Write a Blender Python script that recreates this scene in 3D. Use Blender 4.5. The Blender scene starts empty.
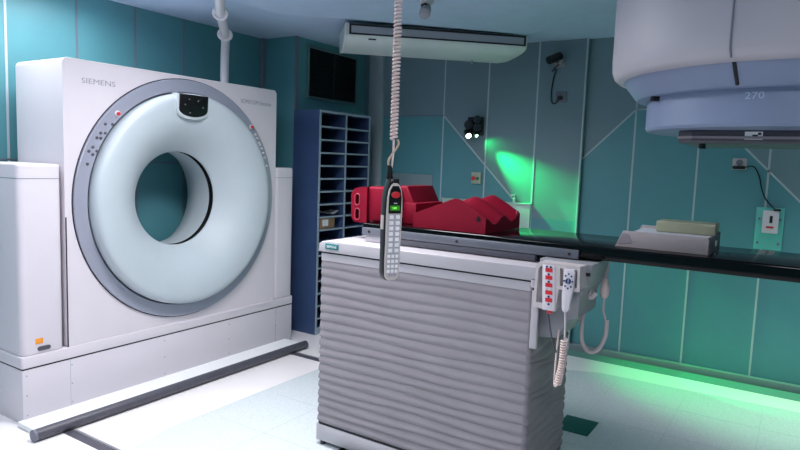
import bpy, bmesh, math, random
from mathutils import Vector, Matrix
random.seed(4)
S = bpy.context.scene
COL = S.collection
PI = math.pi

# ------------------------------------------------------------------ materials
def mat(name, col, rough=0.5, metal=0.0, var=0.04, vscale=6.0, bump=0.0, bscale=80.0, coat=0.0, emit=None, estr=0.0, spec=0.5, trans=0.0):
    m = bpy.data.materials.new(name); m.use_nodes = True
    nt = m.node_tree; b = nt.nodes['Principled BSDF']
    b.inputs['Roughness'].default_value = rough
    b.inputs['Metallic'].default_value = metal
    b.inputs['Specular IOR Level'].default_value = spec
    b.inputs['Coat Weight'].default_value = coat
    b.inputs['Transmission Weight'].default_value = trans
    tc = nt.nodes.new('ShaderNodeTexCoord')
    if var > 0:
        n = nt.nodes.new('ShaderNodeTexNoise'); n.inputs['Scale'].default_value = vscale; n.inputs['Detail'].default_value = 4
        r = nt.nodes.new('ShaderNodeValToRGB')
        r.color_ramp.elements[0].position = .3; r.color_ramp.elements[1].position = .7
        r.color_ramp.elements[0].color = (*[c * (1 - var) for c in col], 1)
        r.color_ramp.elements[1].color = (*[min(1, c * (1 + var)) for c in col], 1)
        nt.links.new(tc.outputs['Object'], n.inputs['Vector'])
        nt.links.new(n.outputs['Fac'], r.inputs['Fac'])
        nt.links.new(r.outputs['Color'], b.inputs['Base Color'])
    else:
        b.inputs['Base Color'].default_value = (*col, 1)
    if bump > 0:
        n2 = nt.nodes.new('ShaderNodeTexNoise'); n2.inputs['Scale'].default_value = bscale; n2.inputs['Detail'].default_value = 3
        bp = nt.nodes.new('ShaderNodeBump'); bp.inputs['Strength'].default_value = bump; bp.inputs['Distance'].default_value = .002
        nt.links.new(tc.outputs['Object'], n2.inputs['Vector'])
        nt.links.new(n2.outputs['Fac'], bp.inputs['Height'])
        nt.links.new(bp.outputs['Normal'], b.inputs['Normal'])
    if emit:
        b.inputs['Emission Color'].default_value = (*emit, 1)
        b.inputs['Emission Strength'].default_value = estr
    return m

def srgb(r, g, b):
    f = lambda c: (c/255/12.92) if c/255 <= .04045 else ((c/255+.055)/1.055)**2.4
    return (f(r), f(g), f(b))

M = dict(
 wall=mat('teal_wall_panel', srgb(82,142,152), .42, bump=.05, bscale=30, var=.05, vscale=2),
 wallg=mat('grey_teal_wall_panel', srgb(112,138,148), .45, bump=.05, bscale=30, var=.05, vscale=2),
 joint=mat('panel_joint_strip', srgb(176,190,198), .45),
 jointd=mat('dark_panel_joint', srgb(104,118,130), .5),
 ceil=mat('pale_blue_ceiling_paint', srgb(178,200,226), .7, bump=.05),
 floor=mat('white_vinyl_floor', srgb(240,236,238), .35, var=.02, vscale=3),
 patch=mat('pale_blue_speckled_vinyl', srgb(204,213,217), .4, var=.10, vscale=90),
 kerb=mat('grey_floor_border', srgb(104,150,142), .5),
 pil=mat('grey_corner_trim', srgb(160,174,180), .5),
 base=mat('grey_baseboard', srgb(120,136,142), .5),
 plast=mat('white_enamel', srgb(212,206,213), .32, var=.015, coat=.1),
 plast2=mat('white_side_cover_enamel', srgb(210,205,213), .4, var=.015),
 funnel=mat('pale_blue_front_cover', srgb(178,189,196), .5, var=.02),
 silver=mat('silver_grey_ring', srgb(158,162,178), .35, metal=.25, var=.02),
 dark=mat('black_plastic', srgb(10,10,12), .35, var=.1),
 gap=mat('dark_gap', srgb(30,30,36), .7),
 rubber=mat('dark_grey_rubber', srgb(76,76,86), .45, var=.1, vscale=30),
  print2=mat('pale_grey_print', srgb(150,150,162), .5, var=0),
 printed=mat('grey_print', srgb(112,114,128), .5, var=0),
 red=mat('red_button', srgb(205,40,50), .35, var=0),
 orange=mat('orange_sticker', srgb(235,150,40), .5, var=0),
 blue=mat('navy_shelf_laminate', srgb(56,77,116), .45, var=.05),
 edge=mat('pale_shelf_edge', srgb(150,164,178), .45),
 inner=mat('shaded_shelf_back', srgb(26,34,56), .7),  # shade inside the slots put into the back panel colour
 card=mat('brown_cardboard', srgb(150,118,92), .8, var=.1, vscale=20),
 paper=mat('white_paper', srgb(215,218,222), .8),
 acw=mat('off_white_ac_plastic', srgb(206,214,214), .4),
 acg=mat('grey_ac_louvre', srgb(168,172,182), .45),
 vent=mat('black_vent_slat', srgb(26,28,34), .5),
 ventf=mat('grey_green_vent_frame', srgb(92,120,124), .5),
 pipe=mat('grey_white_pipe', srgb(206,206,212), .4),
 bellow=mat('grey_bellows_fabric', srgb(142,136,142), .6, var=.05, vscale=5, bump=.15, bscale=14),
 couch=mat('couch_cover_enamel', srgb(178,174,180), .35, var=.02),
 couchg=mat('grey_couch_support', srgb(140,142,148), .45),
 carbon=mat('black_carbon_table', srgb(4,4,5), .12, var=.3, vscale=60, spec=.3),
 rail=mat('brushed_steel_rail', srgb(118,120,130), .4, metal=.5),
 teal=mat('teal_label', srgb(0,112,116), .4, var=0),
 white=mat('white_marking', srgb(240,242,244), .5, var=0),
 redc=mat('crimson_foam_vinyl', srgb(118,0,32), .6, var=.06, vscale=8, bump=.08, bscale=40, spec=.2),
 redl=mat('worn_pink_foam_edge', srgb(186,66,84), .55, var=.05),
 grey=mat('grey_acrylic', srgb(158,148,150), .4, var=.04),
 olive=mat('olive_translucent_block', srgb(150,152,128), .3, var=.1, vscale=5),
 navy=mat('navy_button', srgb(24,40,96), .4, var=0),
 cream=mat('cream_plastic', srgb(196,187,188), .4, var=.02),
 coil=mat('pinkish_white_cord', srgb(222,202,198), .5, var=.03),
 tan=mat('tan_wire', srgb(196,170,150), .5, var=.03),
 lcd=mat('green_lcd', srgb(40,90,20), .3, var=0, emit=srgb(60,150,40), estr=.55),
 lcdt=mat('lcd_digits', srgb(150,255,110), .3, var=0, emit=srgb(150,255,110), estr=1.0),
 key=mat('white_key', srgb(250,250,252), .4, var=0),
 faceg=mat('grey_keypad_face', srgb(186,182,190), .45, var=.02),
 bord=mat('pale_keypad_border', srgb(206,196,190), .45, var=.02),
 head=mat('warm_white_linac_cover', srgb(176,172,180), .5, var=.015),
 ring=mat('blue_grey_linac_ring', srgb(122,135,163), .45, var=.03),
 tray=mat('dark_grey_tray', srgb(78,76,84), .45),
 trayl=mat('grey_tray_lip', srgb(150,140,146), .45),
 darkgreen=mat('dark_green_floor_cover', srgb(0,92,84), .6, var=.06),
 mint=mat('mint_backing_board', srgb(96,190,184), .45, var=.04),
 boardw=mat('grey_flat_panel', srgb(120,142,150), .6),
 cabw=mat('white_cabinet_laminate', srgb(170,196,190), .4),
 lit=mat('lit_green_lens', (1,1,1), .3, var=0, emit=(.55,1.0,.7), estr=9.0),
 lens=mat('dark_glass_lens', srgb(40,46,54), .12, var=0, coat=.6),
 lamp=mat('light_diffuser', (1,1,1), .5, var=0, emit=(.93,.96,1.0), estr=6.0),
 estopb=mat('pale_switch_box', srgb(170,178,160), .5),
 green=mat('green_push_button', srgb(20,110,60), .4, var=0),
 bottle=mat('pale_bottle', srgb(180,200,196), .35, var=0),
 chrome=mat('metal_knob', srgb(150,150,158), .25, metal=.8, var=0),
)

# ------------------------------------------------------------------ mesh helpers (world coordinates)
def box(x0,x1,y0,y1,z0,z1,bev=0.0,seg=2,bm=None):
    t = bmesh.new()
    bmesh.ops.create_cube(t, size=1)
    for v in t.verts:
        v.co = Vector(((x0+x1)/2+v.co.x*(x1-x0), (y0+y1)/2+v.co.y*(y1-y0), (z0+z1)/2+v.co.z*(z1-z0)))
    if bev > 0:
        bmesh.ops.bevel(t, geom=t.edges[:], offset=bev, segments=seg, affect='EDGES', profile=.5)
    return join(bm, t)

def join(bm, t):
    if bm is None: return t
    me = bpy.data.meshes.new('tmp'); t.to_mesh(me); t.free(); bm.from_mesh(me); bpy.data.meshes.remove(me)
    return bm

def setmat(bm, fn, idx):
    for f in bm.faces:
        if fn(f): f.material_index = idx

def cyl(p0, p1, r, r1=None, seg=24, bm=None, bev=0.0):
    p0, p1 = Vector(p0), Vector(p1); d = p1-p0; L = d.length
    t = bmesh.new()
    bmesh.ops.create_cone(t, cap_ends=True, segments=seg, radius1=r, radius2=r if r1 is None else r1, depth=L)
    if bev > 0:
        es = [e for e in t.edges if abs(abs(e.verts[0].co.z)-L/2)<1e-6 and abs(abs(e.verts[1].co.z)-L/2)<1e-6]
        bmesh.ops.bevel(t, geom=es, offset=bev, segments=2, affect='EDGES', profile=.5)
    q = Vector((0,0,1)).rotation_difference(d.normalized())
    mtx = Matrix.Translation((p0+p1)/2) @ q.to_matrix().to_4x4()
    bmesh.ops.transform(t, matrix=mtx, verts=t.verts)
    return join(bm, t)

def tube(path, r, seg=8, bm=None, closed=False):
    P = [Vector(p) for p in path]; t = bmesh.new(); rings = []
    n = len(P)
    up = Vector((0,0,1))
    T0 = (P[1]-P[0]).normalized()
    if abs(T0.dot(up)) > .9: up = Vector((1,0,0))
    N = (up - T0*up.dot(T0)).normalized()
    for i in range(n):
        if i == 0: T = P[1]-P[0]
        elif i == n-1: T = P[-1]-P[-2]
        else: T = P[i+1]-P[i-1]
        T.normalize()
        N = N - T*N.dot(T)
        if N.length < 1e-5: N = T.orthogonal()
        N.normalize(); B = T.cross(N)
        rings.append([t.verts.new(P[i] + (N*math.cos(a)+B*math.sin(a))*r) for a in [2*PI*k/seg for k in range(seg)]])
    for i in range(n-1):
        for k in range(seg):
            t.faces.new((rings[i][k], rings[i][(k+1)%seg], rings[i+1][(k+1)%seg], rings[i+1][k]))
    t.faces.new(rings[0][::-1]); t.faces.new(rings[-1])
    return join(bm, t)

def smooth_path(pts, n=8):
    P = [Vector(p) for p in pts]; out = []
    for i in range(len(P)-1):
        a = P[max(0,i-1)]; b = P[i]; c = P[i+1]; d = P[min(len(P)-1,i+2)]
        for k in range(n):
            s = k/n
            out.append(.5*((2*b)+(c-a)*s+(2*a-5*b+4*c-d)*s*s+(3*b-a-3*c+d)*s**3))
    out.append(P[-1]); return out

def helix(path, R, r, pitch, segs=12, seg=6):
    # coil along a polyline path
    P = [Vector(p) for p in path]; L = [0]
    for i in range(1,len(P)): L.append(L[-1]+(P[i]-P[i-1]).length)
    tot = L[-1]; n = int(tot/pitch*segs); out = []
    for k in range(n+1):
        s = tot*k/n; i = 0
        while i < len(P)-2 and L[i+1] < s: i += 1
        f = (s-L[i])/(L[i+1]-L[i]); c = P[i].lerp(P[i+1], f); T = (P[i+1]-P[i]).normalized()
        ref = Vector((.84,.54,0)); A = (ref-T*ref.dot(T)).normalized(); B = T.cross(A)
        a = 2*PI*k/segs
        out.append(c+(A*math.cos(a)+B*math.sin(a))*R)
    return tube(out, r, seg)

def lathe(prof, origin, axis='Z', seg=64, close=False, bm=None):
    t = bmesh.new(); O = Vector(origin); rings = []
    for (r, h) in prof:
        ring = []
        for k in range(seg):
            a = 2*PI*k/seg
            if axis == 'Z': c = Vector((r*math.cos(a), r*math.sin(a), h))
            elif axis == 'Y': c = Vector((r*math.cos(a), h, r*math.sin(a)))
            else: c = Vector((h, r*math.cos(a), r*math.sin(a)))
            ring.append(t.verts.new(O+c))
        rings.append(ring)
    m = len(rings)
    for i in range(m if close else m-1):
        for k in range(seg):
            t.faces.new((rings[i][k], rings[i][(k+1)%seg], rings[(i+1)%m][(k+1)%seg], rings[(i+1)%m][k]))
    if not close:
        for ring, (r,h) in ((rings[0],prof[0]),(rings[-1],prof[-1])):
            if r < 1e-4: continue
    bmesh.ops.remove_doubles(t, verts=t.verts, dist=1e-6)
    bmesh.ops.recalc_face_normals(t, faces=t.faces)
    return join(bm, t)

def prism(poly, plane, a, b, bev=0.0, bm=None, seg=2):
    # poly of (u,v); plane 'YZ' extrudes in x from a to b; 'XZ' in y; 'XY' in z
    t = bmesh.new()
    def P(u,v,w): return Vector((w,u,v)) if plane=='YZ' else (Vector((u,w,v)) if plane=='XZ' else Vector((u,v,w)))
    A = [t.verts.new(P(u,v,a)) for u,v in poly]; B = [t.verts.new(P(u,v,b)) for u,v in poly]
    n = len(poly)
    for i in range(n): t.faces.new((A[i],A[(i+1)%n],B[(i+1)%n],B[i]))
    t.faces.new(A[::-1]); t.faces.new(B)
    bmesh.ops.recalc_face_normals(t, faces=t.faces)
    if bev > 0:
        caps = [f for f in t.faces if len(f.verts)==n]
        es = list({e for f in caps for e in f.edges})
        bmesh.ops.bevel(t, geom=es, offset=bev, segments=seg, affect='EDGES', profile=.5)
    return join(bm, t)

def holed(outer, holes, plane, a, b, bm=None):
    # polygon with holes, thickness a..b
    cu = bpy.data.curves.new('c','CURVE'); cu.dimensions='2D'; cu.fill_mode='BOTH'
    for loop in [outer]+holes:
        s = cu.splines.new('POLY'); s.points.add(len(loop)-1); s.use_cyclic_u=True
        for p,(u,v) in zip(s.points,loop): p.co=(u,v,0,1)
    cu.extrude = abs(b-a)/2
    o = bpy.data.objects.new('c',cu); COL.objects.link(o)
    dg = bpy.context.evaluated_depsgraph_get(); me = bpy.data.meshes.new_from_object(o.evaluated_get(dg))
    bpy.data.objects.remove(o); bpy.data.curves.remove(cu)
    t = bmesh.new(); t.from_mesh(me); bpy.data.meshes.remove(me)
    for v in t.verts:
        u,w,h = v.co; h += (a+b)/2
        v.co = Vector((h,u,w)) if plane=='YZ' else (Vector((u,h,w)) if plane=='XZ' else Vector((u,w,h)))
    bmesh.ops.remove_doubles(t, verts=t.verts, dist=1e-6)
    bmesh.ops.recalc_face_normals(t, faces=t.faces)
    return join(bm, t)

def circle(cx, cy, r, n=24, ry=None, a0=0, a1=2*PI):
    ry = r if ry is None else ry
    return [(cx+r*math.cos(a0+(a1-a0)*k/n), cy+ry*math.sin(a0+(a1-a0)*k/n)) for k in range(n)]

def rrect(x0,x1,y0,y1,r,n=5):
    out=[]
    for cx,cy,a in ((x1-r,y1-r,0),(x0+r,y1-r,PI/2),(x0+r,y0+r,PI),(x1-r,y0+r,1.5*PI)):
        for k in range(n+1):
            t=a+PI/2*k/n; out.append((cx+r*math.cos(t),cy+r*math.sin(t)))
    return out

def text_bm(txt, width, mtx, depth=.002, height=None):
    cu = bpy.data.curves.new('t','FONT'); cu.body = txt; cu.size = 1; cu.extrude = .02; cu.resolution_u = 3
    o = bpy.data.objects.new('t',cu); COL.objects.link(o)
    dg = bpy.context.evaluated_depsgraph_get(); me = bpy.data.meshes.new_from_object(o.evaluated_get(dg))
    bpy.data.objects.remove(o); bpy.data.curves.remove(cu)
    t = bmesh.new(); t.from_mesh(me); bpy.data.meshes.remove(me)
    xs=[v.co.x for v in t.verts]; ys=[v.co.y for v in t.verts]
    sx = width/(max(xs)-min(xs)); sy = sx if height is None else height/(max(ys)-min(ys))
    for v in t.verts:
        v.co = mtx @ Vector(((v.co.x-min(xs))*sx, (v.co.y-min(ys))*sy, v.co.z/.04*depth))
    return t
def frame_m(origin, u, v):   # local x along u, y along v
    u=Vector(u).normalized(); v=Vector(v).normalized(); w=u.cross(v)
    m=Matrix.Identity(4)
    for i in range(3): m[i][0]=u[i]; m[i][1]=v[i]; m[i][2]=w[i]; m[i][3]=origin[i]
    return m

def apply(bm, mtx):
    bmesh.ops.transform(bm, matrix=mtx, verts=bm.verts); return bm

# ------------------------------------------------------------------ object helpers
ROOT = {}
def root_origin(o):
    while o.parent: o = o.parent
    return Vector(ROOT.get(o.name, (0,0,0)))

def obj(name, bm, mats, parent=None, label=None, smooth=35):
    org = root_origin(parent) if parent else Vector((0,0,0))
    if parent is None:
        xs=[v.co.x for v in bm.verts]; ys=[v.co.y for v in bm.verts]; zs=[v.co.z for v in bm.verts]
        org = Vector(((min(xs)+max(xs))/2,(min(ys)+max(ys))/2,min(zs)))
    bmesh.ops.translate(bm, verts=bm.verts, vec=-org)
    me = bpy.data.meshes.new(name); bm.to_mesh(me); bm.free()
    for m in (mats if isinstance(mats,(list,tuple)) else [mats]): me.materials.append(M[m] if isinstance(m,str) else m)
    for p in me.polygons: p.use_smooth = True
    me.set_sharp_from_angle(angle=math.radians(smooth))
    o = bpy.data.objects.new(name, me); COL.objects.link(o)
    if parent: o.parent = parent
    else:
        o.location = org; ROOT[o.name] = tuple(org)
    if label: o['label'] = label
    return o

def thing(name, label, cat, loc, group=None):
    o = bpy.data.objects.new(name, None); COL.objects.link(o); o.empty_display_size=.1
    o.location = loc; ROOT[o.name] = tuple(loc)
    o['label']=label; o['category']=cat
    if group: o['group']=group
    return o
def tag(o, label, cat, group=None):
    o['label']=label; o['category']=cat
    if group: o['group']=group
    return o
def struct(name, bm, mats, parent=None, smooth=35):
    o = obj(name, bm, mats, parent, smooth=smooth)
    if not parent: o['kind']='structure'
    return o

# ------------------------------------------------------------------ the room
W, CEIL, YB = 5.03, 2.515, 4.07
XL, YF = -1.6, -3.0
k = W/5.215
def wy(y): return y*k
def wz(z): return 1.5+(z-1.5)*k
SLAB = 2.46

struct('floor', box(XL,W+.1,YF,YB+.1,-.1,0), 'floor')
# pale blue speckled vinyl area with faint tile joints
pb = prism([(1.80,2.74),(2.12,2.81),(3.9,2.80),(4.47,1.40),(4.58,1.15),(4.63,-.4),(4.63,-2.6),(1.80,-2.6)],'XY',.0,.003)
struct('floor_inset', pb, 'patch')
jb = bmesh.new()
for i in range(1,6): box(1.92+.45*i,1.924+.45*i,-2.6,2.7,.0031,.0036,bm=jb)
for i in range(0,11): box(1.92,4.5,2.35-.45*i,2.354-.45*i,.0031,.0036,bm=jb)
struct('floor_joints', jb, mat('vinyl_joint', srgb(190,203,208), .5))
struct('floor_border', box(4.86,W,YF,3.45,0,.004), 'kerb')
for x in (1.735,3.485):
    ye=.2 if x<2 else 2.3
    b = box(x,x+.045,ye,3.24,.0,.004); box(x+.05,x+.062,ye,3.24,.0,.006,bm=b)
    setmat(b, lambda f: f.calc_center_median().x < x+.047, 1)
    struct('floor_track', b, ['couchg','rubber'])

struct('ceiling', box(XL,W+.1,YF,YB+.1,CEIL,CEIL+.1), 'ceil')
struct('ceiling_drop', prism([(XL+.02,3.10),(3.20,3.10),(3.52,2.745),(4.47,1.815),(4.20,1.28),(4.02,.8),(3.98,-.2),(4.1,YF+.02),(XL+.02,YF+.02)],'XY',SLAB,CEIL,bev=.012), 'ceil')

# back wall with joints
wb = box(XL,W+.1,YB,YB+.1,0,CEIL)
for x in (-.8,-.3,.15,.6,1.03,1.475,1.916,2.353,2.78,3.19,3.60):
    b0=len(wb.faces); box(x-.007,x+.007,YB-.004,YB,0,CEIL,bm=wb); wb.faces.ensure_lookup_table()
    for f in wb.faces[b0:]: f.material_index=(1 if x<2 else 2)
b0=len(wb.faces); box(XL,4.03,YB-.004,YB,1.42,1.43,bm=wb); wb.faces.ensure_lookup_table()
for f in wb.faces[b0:]: f.material_index=2
struct('wall_back', wb, ['wall','joint','jointd'])
# boxed-out section carrying the vent
ww = box(4.03,W,3.69,YB,0,CEIL)
for x0,x1,y0,y1 in ((4.026,4.065,3.684,3.70),(3.99,4.03,YB-.03,YB)):
    b0=len(ww.faces); box(x0,x1,y0,y1,0,CEIL,bm=ww); ww.faces.ensure_lookup_table()
    for f in ww.faces[b0:]: f.material_index=1
struct('wall_chase', ww, ['wall','jointd'])

# right wall: panels left of the step stand 3 cm proud of those right of it
STEP = 1.525  # step and its deep strip shaped to cut off the green beam
wr = box(W+.03,W+.15,YF,STEP,0,CEIL)
box(W,W+.15,STEP,YB,0,CEIL,bm=wr)
def region(poly,x):
    b0=len(wr.faces); prism(poly,'YZ',x-.002,x,bm=wr); wr.faces.ensure_lookup_table()
    for f in wr.faces[b0:]: f.material_index=1
region([(STEP,0),(3.69,0),(3.69,1.925),(2.80,1.925),(2.765,1.889),(1.94,1.064),(STEP,1.064)],W)
region([(.653,1.958),(1.131,1.958),(STEP,1.568),(STEP,0),(YF,0),(YF,.6),(-.7,.6),(0,1.305)],W+.03)
def jstrip(p,q,x,w=.013,d=.005,mi=2):
    (y0,z0),(y1,z1)=p,q; dy,dz=y1-y0,z1-z0; L=math.hypot(dy,dz); ny,nz=-dz/L*w/2,dy/L*w/2
    b0=len(wr.faces); prism([(y0+ny,z0+nz),(y1+ny,z1+nz),(y1-ny,z1-nz),(y0-ny,z0-nz)],'YZ',x-d,x,bm=wr); wr.faces.ensure_lookup_table()
    for f in wr.faces[b0:]: f.material_index=mi
for y in (2.80,2.367,1.922): jstrip((y,0),(y,CEIL),W,d=.0025)
jstrip((STEP,0),(STEP,CEIL),W,d=.022,w=.012)  # strip depth added to block the grazing green light
for y in (1.131,.675,.218,-.24,-.7,-1.16,-1.62,-2.08,-2.54): jstrip((y,0),(y,CEIL),W+.03)
jstrip((3.46,1.925),(2.80,1.925),W,w=.010,mi=3)
jstrip((2.79,1.915),(1.94,1.064),W,d=.0027); jstrip((STEP,1.568),(1.131,1.958),W+.03); jstrip((1.131,1.958),(.653,1.958),W+.03); jstrip((.653,1.958),(0,1.305),W+.03); jstrip((0,1.305),(-.7,.6),W+.03)
struct('wall_right', wr, ['wallg','wall','joint','jointd'])
struct('baseboard_right', box(W-.014,W+.03,YF,3.46,0,.055,bev=.004), 'base')
struct('baseboard_back', box(XL,4.03,YB-.014,YB,0,.055,bev=.004), 'base')
struct('trim_1', box(W-.04,W,3.46,3.615,0,CEIL,bev=.004), 'pil')
struct('wall_left', box(XL-.1,XL,YF,YB+.1,0,CEIL), 'wall')
struct('wall_front', box(XL,W+.1,YF-.1,YF,0,CEIL), 'wall')

# ------------------------------------------------------------------ ceiling lights (the room's lamps, plus an added fill)
def lamp(label, x, y, sx, sy, z, power, col=(1,.97,1.0), spread=160):
    t = thing('ceiling_light', label, 'ceiling light', (x,y,z-.012), 'ceiling light panels')
    obj('frame', holed(rrect(x-sx/2-.03,x+sx/2+.03,y-sy/2-.03,y+sy/2+.03,.01),[rrect(x-sx/2,x+sx/2,y-sy/2,y+sy/2,.005)],'XY',z-.012,z), 'plast', t)
    obj('diffuser', box(x-sx/2,x+sx/2,y-sy/2,y+sy/2,z-.008,z), 'lamp', t)
    L = bpy.data.lights.new('ceiling_lamp','AREA'); L.shape='RECTANGLE'; L.size=sx; L.size_y=sy; L.energy=power; L.color=col; L.spread=math.radians(spread)
    o = bpy.data.objects.new('ceiling_lamp', L); COL.objects.link(o); o.location=(x,y,z-.016)
    return t
lamp('white ceiling light panel in front of the scanner', 2.2, 2.2, .6, .6, SLAB, 42)
lamp('white ceiling light panel near the left wall', .3, 2.3, .6, .6, SLAB, 24)
lamp('white ceiling light panel above the wall behind the scanner', 1.8, 3.62, 1.2, .25, CEIL, 15)
lamp('white ceiling light panel beside the right wall', 4.45, -.3, .3, .3, CEIL, 4.5, spread=62)
lamp('added unseen ceiling light panel brightening the hanging pendant', .5, -.4, .6, .6, SLAB, 20)  # added fill lamp, out of view, brightens the pendant keys

# ------------------------------------------------------------------ CT scanner on its track
ct = thing('ct_scanner', 'large white scanner with a round pale blue tunnel opening on a long plinth', 'scanner', (2.72,3.6,0))
CX, CZ = 2.735, 1.195
FY = 3.45
# gantry housing with round hole
hb = holed(rrect(1.91,3.56,.365,2.0,.03), [circle(CX,CZ,.70,64)], 'XZ', FY, FY+.02)
hb2 = holed(rrect(1.91,3.56,.365,2.0,.03), [circle(CX,CZ,.40,48)], 'XZ', 3.93, 3.95)
me_=bpy.data.meshes.new('t'); hb2.to_mesh(me_); hb.from_mesh(me_); hb2.free(); bpy.data.meshes.remove(me_)
pr_=rrect(1.91,3.56,.365,2.0,.03)
vA=[hb.verts.new((u,FY+.02,v)) for u,v in pr_]; vB=[hb.verts.new((u,3.93,v)) for u,v in pr_]
for i in range(len(pr_)): hb.faces.new((vA[i],vA[(i+1)%len(pr_)],vB[(i+1)%len(pr_)],vB[i]))
bmesh.ops.remove_doubles(hb, verts=hb.verts, dist=1e-5); bmesh.ops.recalc_face_normals(hb, faces=hb.faces)
gh = obj('gantry_housing', hb, 'plast', ct)
bl=box(1.93,3.54,FY-.004,FY+.01,1.998,2.0003,.001)
obj('top_edge_trim', bl, 'white', gh)
obj('panel_gap', prism([(1.911,.372),(1.918,.372),(1.918,1.12),(1.911,1.12)],'XZ',FY-.002,FY+.001), 'gap', gh)
# silver ring
obj('control_ring', lathe([(.700,3.455),(.700,3.437),(.704,3.433),(.776,3.433),(.781,3.437),(.781,3.46),(.700,3.46)],(CX,0,CZ),'Y',96,close=False), 'silver', ct)
obj('ring_shadow_gap', lathe([(.781,3.448),(.787,3.448),(.787,3.452),(.781,3.452)],(CX,0,CZ),'Y',96,close=True), 'gap', gh)
# funnel shaped front cover
prof=[(.690,3.45),(.693,3.42),(.691,3.395),(.684,3.376),(.672,3.364),(.655,3.358)]
for a in range(1,17):
    u=a/16
    prof.append((.655-(.655-.324)*(u**.92), 3.358+.19*(.35*u**1.6+.65*(1-math.cos(u*PI/2))**1.3)))
prof += [(.318,3.556),(.315,3.565)]
funnel = obj('front_cover', lathe(prof,(CX,0,CZ),'Y',96), 'funnel', ct)
obj('scan_window', lathe([(.315,3.565),(.328,3.568),(.328,3.604),(.315,3.607)],(CX,0,CZ),'Y',96), 'dark', ct, label='dark scanning slot ring inside the tunnel')
obj('bore_liner', lathe([(.315,3.607),(.315,3.74),(.335,3.83),(.40,3.95)],(CX,0,CZ),'Y',96), 'funnel', ct)
# gantry display
dp=[(-.112,.075),(-.112,-.02)]+[(.112*math.cos(a),-.02+.045*math.sin(a)) for a in [PI+PI*j/12 for j in range(1,12)]]+[(.112,-.02),(.112,.075)]
def tilt(bm,cx,cy,cz,ang):
    return apply(bm, Matrix.Translation((cx,cy,cz))@Matrix.Rotation(ang,4,'X'))
DY,DT=3.357,math.radians(4)
dd = obj('display', tilt(prism(dp,'XZ',-.012,.05,bev=.003),CX-.03,DY,1.80,DT), 'dark', ct, label='black display panel at the top of the tunnel')
dq=[(u*1.13,(v-.03)*1.13+.03) for u,v in dp]
obj('display_bezel', tilt(prism(dq,'XZ',-.006,.05,bev=.003),CX-.03,DY,1.795,DT), 'funnel', dd)
for u,v in ((-.04,.045),(.03,.04),(.07,.0),(-.03,-.04),(-.07,.01)):
    obj('display_mark', tilt(box(u-.004,u+.004,-.0135,-.011,v-.004,v+.004),CX-.03,DY,1.80,DT), 'printed', dd)
# ring buttons
BL=[(2.146,1.652),(2.19,1.653),(2.117,1.599),(2.145,1.6),(2.093,1.572),(2.117,1.57),(2.068,1.517),(2.044,1.493),(2.092,1.495),(2.067,1.474),(2.034,1.42)]
BR=[(3.312,1.645),(3.336,1.624),(3.353,1.588),(3.377,1.582),(3.384,1.552),(3.410,1.523),(3.414,1.486),(3.440,1.426)]
for x,z in BL: obj('button', cyl((x,3.434,z),(x,3.427,z),.0085,seg=14,bev=.002), 'rubber', ct)
for x,z in BR:
    q_=.747/math.hypot(x-CX,z-CZ); x,z=CX+(x-CX)*q_,CZ+(z-CZ)*q_
    obj('button', cyl((x,3.434,z),(x,3.425,z),.0095,seg=14,bev=.002), 'plast', ct)
for x,z in ((2.223,1.718),(3.284,1.708)):
    c = obj('button_collar', cyl((x,3.434,z),(x,3.425,z),.019,seg=20,bev=.003), 'plast', ct)
    obj('stop_button', cyl((x,3.426,z),(x,3.414,z),.011,seg=16,bev=.003), 'red', c, label='red stop button')
# lettering
obj('lettering', text_bm('SIEMENS',.205,frame_m((2.018,FY-.0005,1.872),(1,0,0),(0,0,1)),height=.030), 'print2', ct, label='grey maker lettering on the upper left of the front')
obj('lettering', text_bm('SOMATOM Emotion',.30,frame_m((3.20,FY-.0005,1.875),(1,0,0),(0,0,1)),height=.030), 'print2', ct, label='faint grey model lettering on the upper right of the front')
# side covers
for nm,x0,x1 in (('a',1.662,1.896),('b',3.568,3.775)):
    o=obj('side_cover', prism(rrect(x0,x1,FY-.0,3.93,.035),'XY',.372,1.415,bev=.012,seg=3), 'plast2', ct)
    g=lathe_loop=prism(rrect(x0-.001,x1+.001,FY-.001,3.931,.036),'XY',1.335,1.338)
    obj('cover_joint', g, 'jointd', o)
# base
base=obj('base_ledge', prism(rrect(1.655,3.768,FY-.012,3.94,.012),'XY',.312,.375,bev=.004), 'plast', ct)
obj('ledge_gap', box(1.66,3.762,FY-.008,3.94,.304,.312), 'gap', base)
pl=obj('base_plinth', box(1.658,3.765,FY-.008,3.94,0,.304,.004), 'plast2', ct)
for x in (1.68,1.93,2.55,3.1,3.58):
    for z in (.27,.16,.05): obj('screw', cyl((x,FY-.007,z),(x,FY-.0095,z),.0045,seg=10),'silver',pl)
obj('bracket_plate', box(2.66,3.52,FY-.014,FY-.01,.352,.368,.001), 'plast2', base)
for x in (1.92,3.58): obj('plinth_joint', box(x,x+.002,FY-.0085,FY-.007,.01,.30), 'silver', pl)
obj('floor_ramp', prism([(3.20,0.004),(3.445,.004),(3.445,.03),(3.235,.03),(3.20,.018)],'YZ',1.63,3.69), 'white', ct, label='low white ramp along the foot of the plinth')
bb=cyl((1.60,3.205,.032),(3.675,3.205,.032),.031,seg=20,bev=.003)
bump_=obj('bumper_bar', bb, 'rubber', ct, label='dark grey rubber bumper bar along the floor')
obj('end_cap', cyl((1.585,3.205,.032),(1.602,3.205,.032),.0315,seg=20,bev=.004), 'printed', bump_)
st=obj('warning_sticker', box(1.735,1.775,FY-.002,FY+.001,.432,.462,.0005), 'orange', ct, label='small orange sticker low on the left side cover')
obj('cover_latch', prism(rrect(1.745,1.815,.392,.416,.011),'XZ',FY-.006,FY+.002,bev=.002), 'rubber', ct, label='small dark latch below the orange sticker')

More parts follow.
